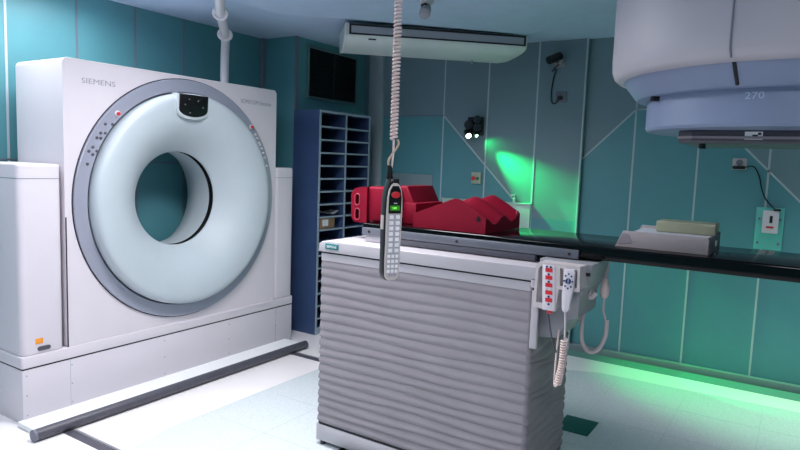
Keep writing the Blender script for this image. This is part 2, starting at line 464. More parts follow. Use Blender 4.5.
# conduit from the ceiling to the scanner
cd=thing('cable_conduit','grey white pipe with two collars running from the ceiling down to the scanner top','pipe',(3.26,3.85,2.0))
path=smooth_path([(2.66,3.07,2.462),(2.70,3.11,2.452),(2.83,3.25,2.412),(2.97,3.39,2.40),(3.16,3.58,2.372),(3.265,3.69,2.33),(3.305,3.74,2.25),(3.312,3.75,2.14),(3.312,3.75,2.001)],6)
obj('pipe', tube(path,.031,16), 'pipe', cd)
obj('ceiling_flange', cyl((2.665,3.08,2.445),(2.665,3.08,2.46),.06,seg=24,bev=.003), 'pipe', cd)
def torus(c,R,r,tilt_v):
    P=[]; c=Vector(c); n=Vector(tilt_v).normalized(); A=n.orthogonal().normalized(); B=n.cross(A)
    for j in range(25): a=2*PI*j/24; P.append(c+(A*math.cos(a)+B*math.sin(a))*R)
    return tube(P,r,8)
obj('collar', torus((2.835,3.255,2.405),.040,.012,(.5,.5,.55)), 'pipe', cd)
obj('collar', torus((3.185,3.605,2.362),.042,.014,(.4,.4,.6)), 'pipe', cd)

# ------------------------------------------------------------------ cubby shelf
sh=thing('pigeonhole_shelf','tall navy blue pigeonhole shelf with two columns of slots','shelf',(4.36,3.54,0))
SX0,SX1,SY0,SY1,SH=4.0,4.715,3.39,3.67,1.897
def panel(name,x0,x1,y0,y1,z0,z1):
    b=box(x0,x1,y0,y1,z0,z1)
    b0=len(b.faces); box(x0,x1,y0-.004,y0,z0,z1,bm=b); b.faces.ensure_lookup_table()
    for f in b.faces[b0:]: f.material_index=1
    return obj(name,b,['blue','edge'],sh)
panel('side_panel',SX0,SX0+.02,SY0,SY1,0,SH); panel('side_panel',SX1-.02,SX1,SY0,SY1,0,SH)
panel('divider',4.348,4.368,SY0,SY1,.06,SH-.02); panel('top_board',SX0+.02,SX1-.02,SY0,SY1,SH-.02,SH)
panel('plinth',SX0+.02,SX1-.02,SY0,SY1,0,.06)
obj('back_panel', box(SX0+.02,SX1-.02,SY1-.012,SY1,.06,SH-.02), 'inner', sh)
pit=.1085
rows=[]
for i in range(1,17):
    z=SH-.02-pit*i
    if z<.08: break
    rows.append(z)
    for x0,x1 in ((SX0+.02,4.348),(4.368,SX1-.02)):
        panel('shelf_board',x0,x1,SY0+.006,SY1-.012,z-.014,z)
zb=rows[8]
bx=thing('cardboard_box','brown cardboard box with a white label in a slot of the navy shelf','box',(4.16,3.48,zb))
obj('carton', box(4.05,4.25,3.405,3.56,zb,zb+.093,.003), 'card', bx)
obj('label_sheet', box(4.085,4.16,3.403,3.405,zb+.025,zb+.08), 'paper', bx, label='white paper label')
pp=bmesh.new()
vs=[]
rnd=random.Random(2)
for i in range(7):
    vs.append([pp.verts.new((4.10+.035*i,3.41+.03*j,rows[7]+.004+.022*(math.sin(i*1.3)*.5+.5)*(1 if j<4 else .6)+rnd.uniform(0,.02))) for j in range(6)])
for i in range(6):
    for j in range(5): pp.faces.new((vs[i][j],vs[i+1][j],vs[i+1][j+1],vs[i][j+1]))
bmesh.ops.solidify(pp,geom=pp.faces[:],thickness=.003)
tag(obj('crumpled_paper',pp,'paper',smooth=20),'crumpled white paper lying in a shelf slot above the cardboard box','paper')

# ------------------------------------------------------------------ vent on the chase wall
vt=thing('wall_vent','black louvred vent with grey green frame above the navy shelf','vent',(4.52,3.69,2.015))
vx0,vx1,vz0,vz1=4.165,4.88,2.015,2.465
obj('frame', holed([(vx0,vz0),(vx1,vz0),(vx1,vz1),(vx0,vz1)],[[(vx0+.022,vz0+.02),(vx1-.022,vz0+.02),(vx1-.022,vz1-.02),(vx0+.022,vz1-.02)]],'XZ',3.672,3.69),'ventf',vt)
obj('backing', box(vx0+.02,vx1-.02,3.686,3.69,vz0+.02,vz1-.02),'dark',vt)
for i in range(19):
    z=vz0+.03+i*.0212
    obj('slat', prism([(3.674,z),(3.676,z-.002),(3.687,z+.012),(3.685,z+.014)],'YZ',vx0+.022,vx1-.022),'vent',vt)
obj('mullion', box(4.515,4.527,3.672,3.684,vz0+.02,vz1-.02),'vent',vt)

# ------------------------------------------------------------------ air conditioner across the corner
ac=thing('air_conditioner','long off white ceiling air conditioner hung diagonally across the far corner','air conditioner',(4.15,2.6,2.2))
uA=Vector((.678,-.735,0)).normalized(); nA=Vector((.735,.678,0)).normalized()
P0=Vector((3.585,2.81,SLAB))
AL=1.345
def acm(bm): # local (d depth, h height, s along) -> world
    for v in bm.verts:
        d,s,h=v.co.y,v.co.x,v.co.z
        v.co=P0+uA*s+nA*d+Vector((0,0,h))
    bmesh.ops.recalc_face_normals(bm,faces=bm.faces); return bm
profA=[(0,0),(0,-.075),(.012,-.098),(.045,-.120),(.11,-.136),(.22,-.147),(.36,-.150),(.46,-.14),(.52,-.115),(.52,0)]
bodyb=bmesh.new()
sl=[(0,1),( .03,1),(AL-.075,1),(AL-.02,.78),(AL,.6)]
loops=[]
for s,f in sl:
    loops.append([bodyb.verts.new((s,d,(h if h>-.09 else -.09+(h+.09)*f))) for d,h in profA])
for i in range(len(loops)-1):
    for j in range(len(profA)):
        bodyb.faces.new((loops[i][j],loops[i][(j+1)%len(profA)],loops[i+1][(j+1)%len(profA)],loops[i+1][j]))
bodyb.faces.new(loops[0]); bodyb.faces.new(loops[-1][::-1])
acb=obj('body', acm(bodyb),'acw',ac)
obj('grille_frame', acm(holed([(.02,-.078),(AL-.012,-.078),(AL-.012,-.004),(.02,-.004)],[[(.034,-.068),(AL-.026,-.068),(AL-.026,-.018),(.034,-.018)]],'XZ',-.006,.001)),'gap',ac,label='dark outline frame around the outlet strip')
obj('louvre', acm(box(.034,AL-.026,-.003,.002,-.068,-.018)),'acg',ac)
obj('end_panel', acm(prism([(d*1.0-.004,h*1.02) for d,h in profA],'YZ',-.012,.006,bev=.003)),'acw',ac)
obj('badge', acm(box(.15,.20,.0135,.03,-.112,-.106)).copy() if False else acm(prism([(.009,-.100),(.016,-.1075),(.019,-.105),(.012,-.098)],'YZ',.16,.215)),'gap',ac)
obj('drain_stub', acm(cyl((1.02,.33,-.148),(1.02,.33,-.175),.009,seg=10)),'acg',ac)

# ------------------------------------------------------------------ ceiling camera
cc=thing('ceiling_camera','small grey tubular security camera hanging from the ceiling above the air conditioner','camera',(3.31,1.99,SLAB))
obj('mount', cyl((3.31,1.99,SLAB-.018),(3.31,1.99,SLAB),.042,seg=24,bev=.004),'plast',cc)
obj('arm', cyl((3.31,1.99,SLAB-.06),(3.31,1.99,SLAB-.016),.012),'plast',cc)
dv=Vector((-.80,-.42,-.42)).normalized(); c0=Vector((3.325,2.005,2.415)); c1=c0+dv*.12
bd=obj('housing', cyl(c0,c1,.034,seg=24,bev=.006),'couchg',cc)
obj('lens', cyl(c1-dv*.004,c1+c1+dv*.003,.025,seg=20),'gap',bd)
obj('sun_hood', holed(circle(0,0,.037,24),[circle(0,0,.032,24)],'XY',-.02,.02),'couchg',bd) if False else None

# ------------------------------------------------------------------ green spotlight cluster on the right wall
sp=thing('spotlight_cluster','black cluster of four small lamps with green light shining down the wall','spotlight',(W,2.44,1.76))
obj('bracket', box(W-.03,W,2.395,2.54,1.745,1.905,.004),'dark',sp)
def spot(y,z,x,r,aim,lit):
    p=Vector((x,y,z)); d=Vector(aim).normalized()
    b=cyl(p-d*.05,p+d*.02,r,seg=20,bev=.004)
    h=obj('lamp_head', b,'dark',sp)
    obj('lens', cyl(p+d*.0195,p+d*.0235,r*.78,seg=18),'lit' if lit else 'lens',h, label='glowing pale green lens' if lit else None)
spot(2.505,1.835,4.955,.042,(-1,-.55,-.15),False)
spot(2.425,1.880,4.955,.034,(-1,-.6,-.1),False)
spot(2.425,1.812,4.955,.034,(-1,-.6,-.15),False)
spot(2.49,1.750,4.92,.030,(-.8,-.75,-.75),True)
spot(2.42,1.752,4.925,.016,(-.6,-1,-.8),True)
obj('yoke', box(4.96,W-.02,2.425,2.445,1.75,1.90,.003),'dark',sp)
def spotlight(name,loc,target,power,angle,blend,col,size=.02):
    L=bpy.data.lights.new(name,'SPOT'); L.energy=power; L.spot_size=math.radians(angle); L.spot_blend=blend; L.color=col; L.shadow_soft_size=size
    o=bpy.data.objects.new(name,L); COL.objects.link(o); o.location=loc
    o.rotation_euler=(Vector(target)-Vector(loc)).to_track_quat('-Z','Y').to_euler()
GR=(0.0,1.0,.2)
spotlight('green_wall_beam',(4.95,2.45,1.732),(4.95-.045,2.45-.81,1.732-.58),350,45,1.0,GR,.008)
spotlight('green_near_beam',(W-.06,2.425,1.74),(W-.02,2.0,1.42),5,84,1.0,GR,.008)
spotlight('green_floor_beam',(4.90,2.38,1.74),(4.89,.05,0),150,17.5,.08,(0,1,.22),.01)

# ------------------------------------------------------------------ wall camera, outlets
wc=thing('wall_camera','black camera bracket with dangling cable high on the right wall','camera',(W,1.745,2.30))
obj('bracket', box(W-.012,W,1.70,1.79,2.30,2.37,.003),'couchg',wc)
obj('arm', cyl((W-.012,1.745,2.335),(W-.06,1.755,2.35),.012),'dark',wc)
wh=obj('housing', cyl((W-.05,1.73,2.385),(W-.15,1.79,2.335),.034,seg=20,bev=.005),'dark',wc)
obj('lens', cyl((W-.149,1.789,2.3355),(W-.153,1.792,2.334),.024,seg=18),'lens',wh)
obj('clamp', box(W-.075,W-.03,1.70,1.735,2.32,2.345,.003),'couchg',wc)
cab=smooth_path([(W-.03,1.745,2.32),(W-.03,1.785,2.285),(W-.02,1.80,2.27),(W-.018,1.77,2.285),(W-.012,1.785,2.23),(W-.010,1.80,2.12),(W-.010,1.795,2.03),(W-.012,1.765,2.01),(W-.02,1.735,2.045),(W-.03,1.72,2.055)],6)
obj('cable', tube(cab,.005,8),'dark',wc)
ou=thing('wall_outlet','dark socket plate with a black plug under the black wall camera','outlet',(W,1.715,2.06))
obj('plate', box(W-.010,W,1.672,1.762,2.02,2.105,.003),'printed',ou)
obj('plug', cyl((W-.009,1.72,2.053),(W-.04,1.72,2.053),.018,seg=16,bev=.003),'dark',ou)
es=thing('stop_switch','small pale switch box with red and green buttons on the right wall','switch',(W,2.43,1.37))
obj('box', box(W-.035,W,2.388,2.478,1.325,1.425,.004),'estopb',es)
obj('red_button', cyl((W-.034,2.452,1.372),(W-.055,2.452,1.372),.018,seg=18,bev=.004),'red',es)
obj('green_button', cyl((W-.034,2.413,1.372),(W-.048,2.413,1.372),.014,seg=18,bev=.003),'green',es)
W2=W+.03
o2=thing('wall_outlet','square white socket with a black plug on the wall right of the couch','outlet',(W2,.40,1.56))
obj('plate', box(W2-.012,W2,.355,.445,1.525,1.605,.003),'cream',o2)
obj('socket_face', cyl((W2-.011,.40,1.575),(W2-.016,.40,1.575),.022,seg=20),'printed',o2)
obj('plug', box(W2-.055,W2-.012,.36,.44,1.528,1.552,.006),'dark',o2)
pc=smooth_path([(W2-.04,.37,1.54),(W2-.03,.31,1.55),(W2-.02,.27,1.48),(W2-.02,.25,1.40),(W2-.02,.22,1.33),(W2-.02,.17,1.27),(W2-.025,.14,1.258)],6)
obj('power_cable', tube(pc,.0045,8),'dark',o2)
bp_=thing('device_backboard','mint green mounting board on the right wall with four screws','board',(W2,.18,.97))
obj('board', box(W2-.016,W2,.098,.268,.975,1.27,.002),'mint',bp_)
for y in (.12,.246):
    for z in (1.02,1.19): obj('screw', cyl((W2-.0155,y,z),(W2-.021,y,z),.009,seg=12),'printed',bp_)
dvv=thing('power_adapter','white power adapter with black slots mounted on the mint board','adapter',(W2-.03,.175,1.09))
obj('case', box(W2-.045,W2-.016,.128,.226,1.092,1.25,.006),'plast',dvv)
obj('switch', box(W2-.048,W2-.044,.165,.183,1.165,1.215,.001),'dark',dvv)
obj('slot', box(W2-.047,W2-.044,.155,.20,1.128,1.142,.001),'red',dvv)
obj('plug_top', box(W2-.05,W2-.018,.12,.165,1.25,1.264,.004),'dark',dvv)

# ------------------------------------------------------------------ low cabinet front, bottle and flat board on right wall
cb=thing('wall_cabinet','shallow white cabinet against the right wall behind the red cushions','cabinet',(W-.02,2.34,0))
obj('carcass', box(W-.022,W,1.922,2.77,0,1.165,.002),'cabw',cb)
obj('top_board', box(W-.028,W,1.918,2.775,1.165,1.183,.002),'cabw',cb)
bt=thing('pump_bottle','small pale pump bottle on the white cabinet top behind the cushions','bottle',(W-.06,2.07,1.183))
obj('shelf_bracket_body', lathe([(0,1.183),(.014,1.183),(.014,1.215),(.006,1.225),(.006,1.238),(0,1.238)],(W-.014,2.07,0),'Z',16),'bottle',bt)
obj('pump_head', box(W-.024,W-.006,2.06,2.10,1.238,1.25,.003),'bottle',bt)
fb=box(W-.012,W,2.885,3.36,.9,1.385,.003)
tag(obj('flat_board',fb,'boardw'),'plain grey rectangular board fixed on the dark wall behind the red foot rest','board')

# ------------------------------------------------------------------ treatment couch
cou=thing('treatment_couch','treatment couch with ribbed grey bellows base and long black table top','treatment couch',(2.68,1.48,0))
BX0,BX1,BY0,BY1=2.450,2.968,.905,2.046
NP=19; z0,z1=.126,.985
prof=[]
for i in range(NP):
    zz=z0+(z1-z0)*i/NP; hz=(z1-z0)/NP; amp=.0085-.0045*i/NP
    for f,a in ((0,0),(.10,.55),(.25,.92),(.40,1),(.62,.8),(.84,.36)):
        prof.append((zz+hz*f, amp*a))
prof.append((z1,0))
bb=bmesh.new(); loops=[]
NSUB=10
for z,off in prof:
    pts=rrect(BX0-off,BX1+off,BY0-off,BY1+off,.018+off,4)
    # subdivide edges for slight sag
    loop=[]
    for i in range(len(pts)):
        a,b=Vector(pts[i]),Vector(pts[(i+1)%len(pts)])
        n=NSUB if (b-a).length>.2 else 1
        for j in range(n):
            q=a.lerp(b,j/n)
            sag=.006*math.sin(q.y*9+z*23)*math.sin(q.x*7+z*31)
            endf=.010*math.sin(q.x*13+z*40) if q.y<BY0+.01 else 0
            loop.append(bb.verts.new((q.x,q.y,z+(sag+endf if .2<z<.95 else 0))))
    loops.append(loop)
for i in range(len(loops)-1):
    n=len(loops[i])
    for j in range(n): bb.faces.new((loops[i][j],loops[i][(j+1)%n],loops[i+1][(j+1)%n],loops[i+1][j]))
bmesh.ops.recalc_face_normals(bb,faces=bb.faces)
obj('bellows', bb,'bellow',cou,smooth=50)
bs=obj('base_skirt', prism(rrect(2.443,2.975,.898,2.056,.02),'XY',.03,.114,bev=.004),'couch',cou)
obj('skirt_gap', prism(rrect(2.450,2.968,.905,2.048,.02),'XY',.114,.127),'gap',bs)
obj('floor_plate', box(2.50,2.92,.96,1.93,.003,.032),'dark',cou)
fp=obj('turntable_plate', box(2.36,3.05,.85,1.90,.003,.008),'dark',cou)
for x in (2.47,2.89):
    for y in (.93,2.02): obj('foot', cyl((x,y,.003),(x,y,.034),.014,seg=12),'dark',cou)
# top cover
obj('lower_trim', prism(rrect(2.446,2.966,.905,2.050,.02),'XY',.982,1.02),'couch',cou)
obj('trim_gap', prism(rrect(2.45,2.96,.91,2.046,.02),'XY',1.018,1.028),'gap',cou)
tc_=prism([(.890,1.0282),(.890,1.085),(2.0,1.085),(2.03,1.082),(2.05,1.068),(2.055,1.0282)],'YZ',2.438,2.97,bev=.004,seg=3)
box(2.438,2.97,.888,.915,1.0,1.04,.003,bm=tc_)
obj('top_cover', tc_,'couch',cou)
pa=obj('name_plate', box(2.4345,2.440,1.925,2.008,1.045,1.073,.001),'teal',cou,label='small teal name plate near the left end')
obj('lettering', text_bm('SIEMENS',.062,frame_m((2.4345,1.998,1.053),(0,-1,0),(0,0,1)),height=.012),'white',pa)
# table top and its carriage
obj('table_top', box(2.58,3.05,-.75,1.885,1.124,1.18,.008,3),'carbon',cou)
obj('carriage', box(2.60,3.03,.80,1.80,1.085,1.124),'gap',cou)
obj('carriage_rail', box(2.565,2.60,.95,1.66,1.09,1.118,.002),'rubber',cou)
obj('table_bracket', box(2.57,2.70,1.74,1.86,1.085,1.124,.006),'couch',cou)
rl=obj('accessory_rail', box(2.563,2.58,.762,1.876,1.120,1.158,.004),'rail',cou)
for y in (.80,1.33,1.83): obj('rail_screw', cyl((2.5635,y,1.139),(2.561,y,1.139),.007,seg=12),'gap',rl)
# end support under the table
obj('end_support', prism([(.905,1.115),(.68,1.115),(.70,1.03),(.725,.98),(.728,.89),(.765,.875),(.81,.79),(.905,.78)],'YZ',2.50,2.76,bev=.008),'couchg',cou)
obj('support_slot', box(2.494,2.502,.69,.73,1.066,1.08,.001),'gap',cou)
obj('edge_strip', box(2.434,2.45,.875,.905,.745,.99,.003),'couch',cou)
obj('strip_gap', box(2.44,2.47,.865,.905,.985,1.02),'gap',cou)
# control holder: white tray with two slots
HX=2.42
ho=obj('control_holder', prism([(.885,1.085),(.878,1.112),(.708,1.112),(.704,1.02),(.79,1.02),(.80,.925),(.885,.935)],'YZ',HX+.012,2.55,bev=.006),'cream',cou,label='cream twin holder for the hand controls')
obj('rim', holed([(.888,.93),(.885,1.10),(.872,1.115),(.706,1.115),(.702,1.015),(.785,1.015),(.795,.922)],
   [[(.876,.95),(.874,1.085),(.865,1.10),(.803,1.10),(.803,.95)],[(.782,1.03),(.786,1.10),(.716,1.10),(.714,1.03)]],'YZ',HX-.012,HX+.012),'cream',ho)
# keypad in left slot (tilted)
kp=thing('keypad_control','cream keypad with five red labels standing in the couch holder','control',(2.41,.83,.93))
def km(bm): return apply(bm, frame_m((2.398,.846,.925),(0,-1,.0),(.05,.07,1)))
obj('case', km(box(0,.053,0,.185,-.02,.0,.004)),'plast',kp)
for i in range(5):
    v=.035+.030*i
    obj('red_label', km(box(.014,.043,v,v+.016,-.001,.0015)),'red',kp,label='red key label')
for i in range(6):
    v=.026+.030*i
    for u in ((.028,) if i not in (2,5) else (.020,.036)):
        obj('key', km(cyl((u,v,-.001),(u,v,.0025),.0045,seg=12)),'navy' if i!=2 else 'cream',kp)
obj('cable_gland', km(box(.018,.04,-.012,.0,-.016,-.004,.003)),'red',kp)
kc=smooth_path([(2.405,.823,.915),(2.41,.815,.87),(2.415,.80,.80),(2.44,.79,.75)],5)
obj('cable', tube(kc,.0035,8),'rubber',kp)
# hand controller in right slot
hc=thing('hand_controller','white hand control with navy buttons hanging in the couch holder on a coiled cord','control',(2.40,.745,.92))
def hm(bm): return apply(bm, frame_m((2.396,.768,.93),(0,-1,0),(.0,.0,1)))
out=[(.008,0),(.026,0),(.032,.012),(.036,.05),(.038,.07),(.044,.10),(.046,.168),(.042,.172),(.004,.172),(.0,.168),(.002,.10),(-.002,.07),(.0,.05),(.002,.012)]
obj('case', apply(prism(out,'XY',-.022,0,bev=.005),frame_m((2.396,.768,.93),(0,-1,0),(0,0,1))),'plast',hc)
obj('centre_pad', hm(cyl((.023,.125,-.001),(.023,.125,.003),.0115,seg=20)),'navy',hc,label='round navy pad')
for a in range(8):
    u,v=.023+.0165*math.cos(a*PI/4),.125+.029*math.sin(a*PI/4)
    obj('key', hm(cyl((u,v,-.001),(u,v,.0025),.0036,seg=10)),'navy',hc)
obj('pad_cross', hm(box(.0222,.0238,.116,.134,.003,.0035)),'white',hc)
obj('straight_cord', tube(smooth_path([(2.400,.751,.932),(2.402,.748,.88),(2.405,.748,.83),(2.405,.747,.815)],5),.004,8),'cream',hc)
obj('coiled_cord', helix([(2.405,.748,.82),(2.41,.752,.72),(2.415,.768,.625)],.0125,.0036,.0108,12,6),'coil',hc)
obj('return_cord', tube(smooth_path([(2.415,.768,.625),(2.43,.785,.615),(2.44,.79,.68),(2.45,.79,.78),(2.49,.80,.83)],6),.0042,8),'coil',hc)
# hanging switch behind
hs=thing('bed_switch','pinkish hand switch dangling on a looped cord under the black table','hand switch',(2.78,.71,.68))
obj('upper_cord', tube([(2.78,.700,1.124),(2.78,.700,1.06),(2.78,.705,1.0)],.012,10),'cream',hs)
obj('switch_body', lathe([(0,.93),(.013,.932),(.019,.95),(.021,.975),(.014,1.0),(.012,1.02),(0,1.02)],(2.78,.700,0),'Z',18),'coil',hs)
obj('cord', tube(smooth_path([(2.78,.699,.933),(2.78,.700,.88),(2.78,.686,.83)],6),.005,8),'cream',hs)
obj('hose', tube(smooth_path([(2.78,.682,.835),(2.78,.684,.76),(2.78,.712,.695),(2.78,.752,.678),(2.78,.785,.72),(2.78,.79,.80),(2.775,.785,.86)],7),.0095,10),'cream',hs)
obj('hook', tube(smooth_path([(2.70,.735,1.01),(2.64,.728,.97),(2.63,.715,.955),(2.64,.70,.975)],6),.011,8),'cream',hs)

# ------------------------------------------------------------------ red cushions
ft=thing('foot_rest','crimson foam foot rest with two hand slots at the left end of the couch','foot rest',(2.82,1.77,1.18))
slots=[rrect(1.952,1.982,1.262,1.322,.0145,5),rrect(1.950,1.980,1.185,1.245,.0145,5)]
fo=[(1.905,1.172),(1.97,1.172),(1.993,1.18),(2.004,1.20),(2.008,1.31),(2.002,1.332),(1.985,1.348),(1.955,1.357),(1.905,1.361)]
hl=obj('handle_flange', holed(fo,slots,'YZ',2.64,2.675),'redc',ft)
for s in slots:
    obj('slot_rim', tube([(2.639,a,b) for a,b in s+[s[0]]],.002,6),'redl',hl)
obj('main_block', box(2.655,2.95,1.74,1.915,1.1805,1.362,.012,3),'redc',ft)
obj('side_web', box(2.70,2.98,1.64,1.72,1.1805,1.29,.006),'redc',ft)
obj('heel_block', prism([(1.80,1.1805),(1.80,1.362),(1.77,1.372),(1.71,1.372),(1.665,1.285),(1.63,1.1805)],'YZ',2.72,2.99,bev=.010,seg=3),'redc',ft)
obj('strap_tab', prism(circle(1.71,1.225,.024,16)[8:]+[(1.734,1.25),(1.686,1.25)],'YZ',2.712,2.722),'redl',ft)
kn=thing('knee_cushion','wide crimson knee cushion with wavy leg grooves on the black table top','cushion',(2.83,1.4,1.18))
kb=bmesh.new(); NU,NV=30,26; ZB=1.1805
grid=[]
def ktop(x,y):
    u=(x-2.62)/.41; 
    # along y: 1.605 (left, low) .. 1.36 crest .. 1.226 right
    if y>1.37: t=(1.605-y)/(1.605-1.37); zt=1.247+.09*(t if t<.85 else .85+.12*math.sin((t-.85)/.15*PI/2)); g=max(0,(t-.55)/.45)
    else: t=(1.37-y)/(1.37-1.215); zt=1.335-.085*t**1.2; g=1.0
    wave=-.034*(.5-.5*math.cos(u*4*PI))*g*(1.0)
    return zt+wave+.006*u
for i in range(NU+1):
    x=2.62+.41*i/NU; row=[]
    for j in range(NV+1):
        y=1.605-(1.605-1.215)*j/NV
        row.append(kb.verts.new((x,y,ktop(x,y))))
    grid.append(row)
bot=[[kb.verts.new((v.co.x,v.co.y,ZB)) if (i in (0,NU) or j in (0,NV)) else None for j,v in enumerate(r)] for i,r in enumerate(grid)]
for i in range(NU):
    for j in range(NV): kb.faces.new((grid[i][j],grid[i+1][j],grid[i+1][j+1],grid[i][j+1]))
for i in range(NU):
    for j in (0,NV): kb.faces.new((grid[i][j],grid[i+1][j],bot[i+1][j],bot[i][j]))
for j in range(NV):
    for i in (0,NU): kb.faces.new((grid[i][j],grid[i][j+1],bot[i][j+1],bot[i][j]))
per=[bot[i][0] for i in range(NU+1)]+[bot[NU][j] for j in range(1,NV+1)]+[bot[i][NV] for i in range(NU-1,-1,-1)]+[bot[0][j] for j in range(NV-1,0,-1)]
kb.faces.new(per); bmesh.ops.recalc_face_normals(kb,faces=kb.faces)
obj('cushion', kb,'redc',kn,smooth=40)
obj('worn_patch', prism(circle(2.995,1.258,.016,14,.012),'XZ',1.2135,1.2165),'redl',kn)
obj('strap_hole', prism(circle(1.252,1.245,.010,14,.013),'YZ',2.6185,2.6215),'dark',kn)

# ------------------------------------------------------------------ grey head tray and block on the table
gt=thing('positioning_tray','low grey acrylic positioning tray on the right of the black table','tray',(2.85,.45,1.18))
obj('front_wall', prism([(.640,1.1805),(.612,1.247),(.30,1.247),(.29,1.2405),(.29,1.1805)],'YZ',2.655,2.672,bev=.002),'grey',gt)
obj('back_wall', prism([(.640,1.1805),(.612,1.247),(.30,1.247),(.29,1.24),(.29,1.1805)],'YZ',3.01,3.027,bev=.002),'grey',gt)
obj('base_plate', box(2.672,3.01,.29,.63,1.1805,1.193),'grey',gt)
obj('inner_floor', prism([(.62,1.193),(.60,1.236),(.30,1.236),(.30,1.193)],'YZ',2.675,3.007),mat('pale_foam_insert',srgb(190,196,206),.6),gt,label='pale foam insert')
obj('end_plate', box(2.672,3.01,.286,.296,1.1805,1.245),'tray',gt)
obj('corner_patch', prism([(.630,1.195),(.612,1.238),(.592,1.238),(.575,1.20)],'YZ',2.653,2.656),'trayl',gt)
obj('white_tag', box(2.83,2.87,.283,.287,1.20,1.222),'white',gt,label='small white tag')
tb=box(2.87,3.0,.292,.525,1.2365,1.285,.006)
tag(obj('foam_block',tb,'olive'),'olive grey translucent block lying on the grey tray','block')

# ------------------------------------------------------------------ hanging pendant in the foreground
pd=thing('hand_pendant','black hand pendant with white keys and green display hanging in front of the couch','hand control',(1.37,.905,1.185))
A=math.radians(25)
fw=Vector((.8415,.5403,0)); rr=Vector((.5403,-.8415,0))
nP=(-fw*math.cos(A)+rr*math.sin(A)).normalized(); rP=(rr*math.cos(A)+fw*math.sin(A)).normalized()
lean=Vector((0,0,1))+rP*.012
MP=frame_m((1.372,.903,1.184),rP,lean)
L=.269
def pm(bm): return apply(bm,MP)
hw=[(0,.010),(.004,.0165),(.012,.0205),(.05,.022),(.10,.0215),(.15,.0225),(.19,.0225),(.22,.0215),(.24,.018),(.252,.012),(.258,.006)]
outl=[(w,v) for v,w in hw]+[(-w,v) for v,w in hw[::-1]]
hb_=[(0,.012),(.005,.018),(.02,.0225),(.10,.023),(.15,.0245),(.20,.0245),(.235,.022),(.26,.015),(.272,.013)]
outb=[(w,v-.002) for v,w in hb_]+[(-w,v-.002) for v,w in hb_[::-1]]
obj('body', pm(prism(outb,'XY',-.036,-.002,bev=.006,seg=3)),'dark',pd)
fcp=obj('face_plate', pm(prism(outl,'XY',-.002,.003,bev=.0015)),'bord',pd,label='pale bordered face plate')
ins=[(w*.80,v) for v,w in hw[7:]]
obj('upper_panel', pm(prism([(.0178,.178),(.0180,.222),(.0145,.240),(.008,.2505),(-.008,.2505),(-.0145,.240),(-.0180,.222),(-.0178,.178)],'XY',.003,.0042)),'dark',fcp)
obj('keypad_panel', pm(prism([(.012,.008),(.0175,.014),(.0188,.05),(.0184,.10),(.0192,.15),(.0188,.176),(-.0188,.176),(-.0192,.15),(-.0184,.10),(-.0188,.05),(-.0175,.014),(-.012,.008)],'XY',.003,.0036)),'faceg',fcp)
obj('stop_button', pm(prism(circle(0,.2275,.0128,24,.0088),'XY',.004,.009,bev=.002)),'red',pd,label='red oval stop button')
ds=obj('display', pm(box(-.0135,.0135,.186,.199,.004,.0052)),'lcd',pd,label='green lit display')
obj('digits', pm(text_bm('7.000',.012,frame_m((-.008,.190,.0052),(1,0,0),(0,1,0)),depth=.0004,height=.005)),'lcdt',ds)
obj('display_caption', pm(box(-.004,.006,.2035,.2065,.0042,.0046)),'faceg',pd)
for v in (.1685,.153,.1385,.124,.1095,.0945,.080):
    for u in (-.0085,.0095): obj('key', pm(box(u-.0058,u+.0058,v-.0050,v+.0050,.0034,.0062,.001)),'key',pd)
for v in (.0645,.0510,.0375,.0245):
    for u in (-.0115,0,.0115): obj('key', pm(box(u-.0041,u+.0041,v-.0042,v+.0042,.0034,.0058,.0008)),'key',pd)
for u in (-.007,0,.007): obj('indicator', pm(cyl((u,.0145,.0034),(u,.0145,.0046),.0016,seg=8)),'red' if u==0 else 'rubber',pd)
obj('side_grip', pm(prism(circle(-.018,.155,.007,16,.019),'YZ',-.0262,-.0235)) if False else pm(box(-.0268,-.0238,.135,.172,-.026,-.010,.001)),'bord',pd,label='pale side key')
top=MP@Vector((-.010,.268,-.018))
obj('strain_relief', cyl(top,top+Vector((0,0,.035)),.0095,.006,seg=14),'dark',pd)
cx,cy=top.x+.004*rr.x,top.y+.004*rr.y
c_end=Vector((cx+rr.x*.004,cy+rr.y*.004,1.556))
obj('coiled_cord', helix([c_end,(c_end.x,c_end.y,SLAB-.02)],  .0082,.0031,.0096,12,6),'coil',pd)
obj('straight_wire', tube(smooth_path([c_end,(cx+rr.x*.004,cy+rr.y*.004,1.52),(top.x+.003,top.y-.004,top.z+.03)],6),.0028,8),'coil',pd)
obj('loose_wire', tube(smooth_path([c_end+rr*.010,c_end+Vector((rr.x*.012,rr.y*.012,-.015)),(cx-rr.x*.006,cy-rr.y*.006,1.505),(top.x-rr.x*.004,top.y-rr.y*.004,top.z+.036)],6),.003,8),'tan',pd)
obj('ceiling_hook', cyl((c_end.x,c_end.y,SLAB-.022),(c_end.x,c_end.y,SLAB),.022,seg=18,bev=.003),'plast',pd)

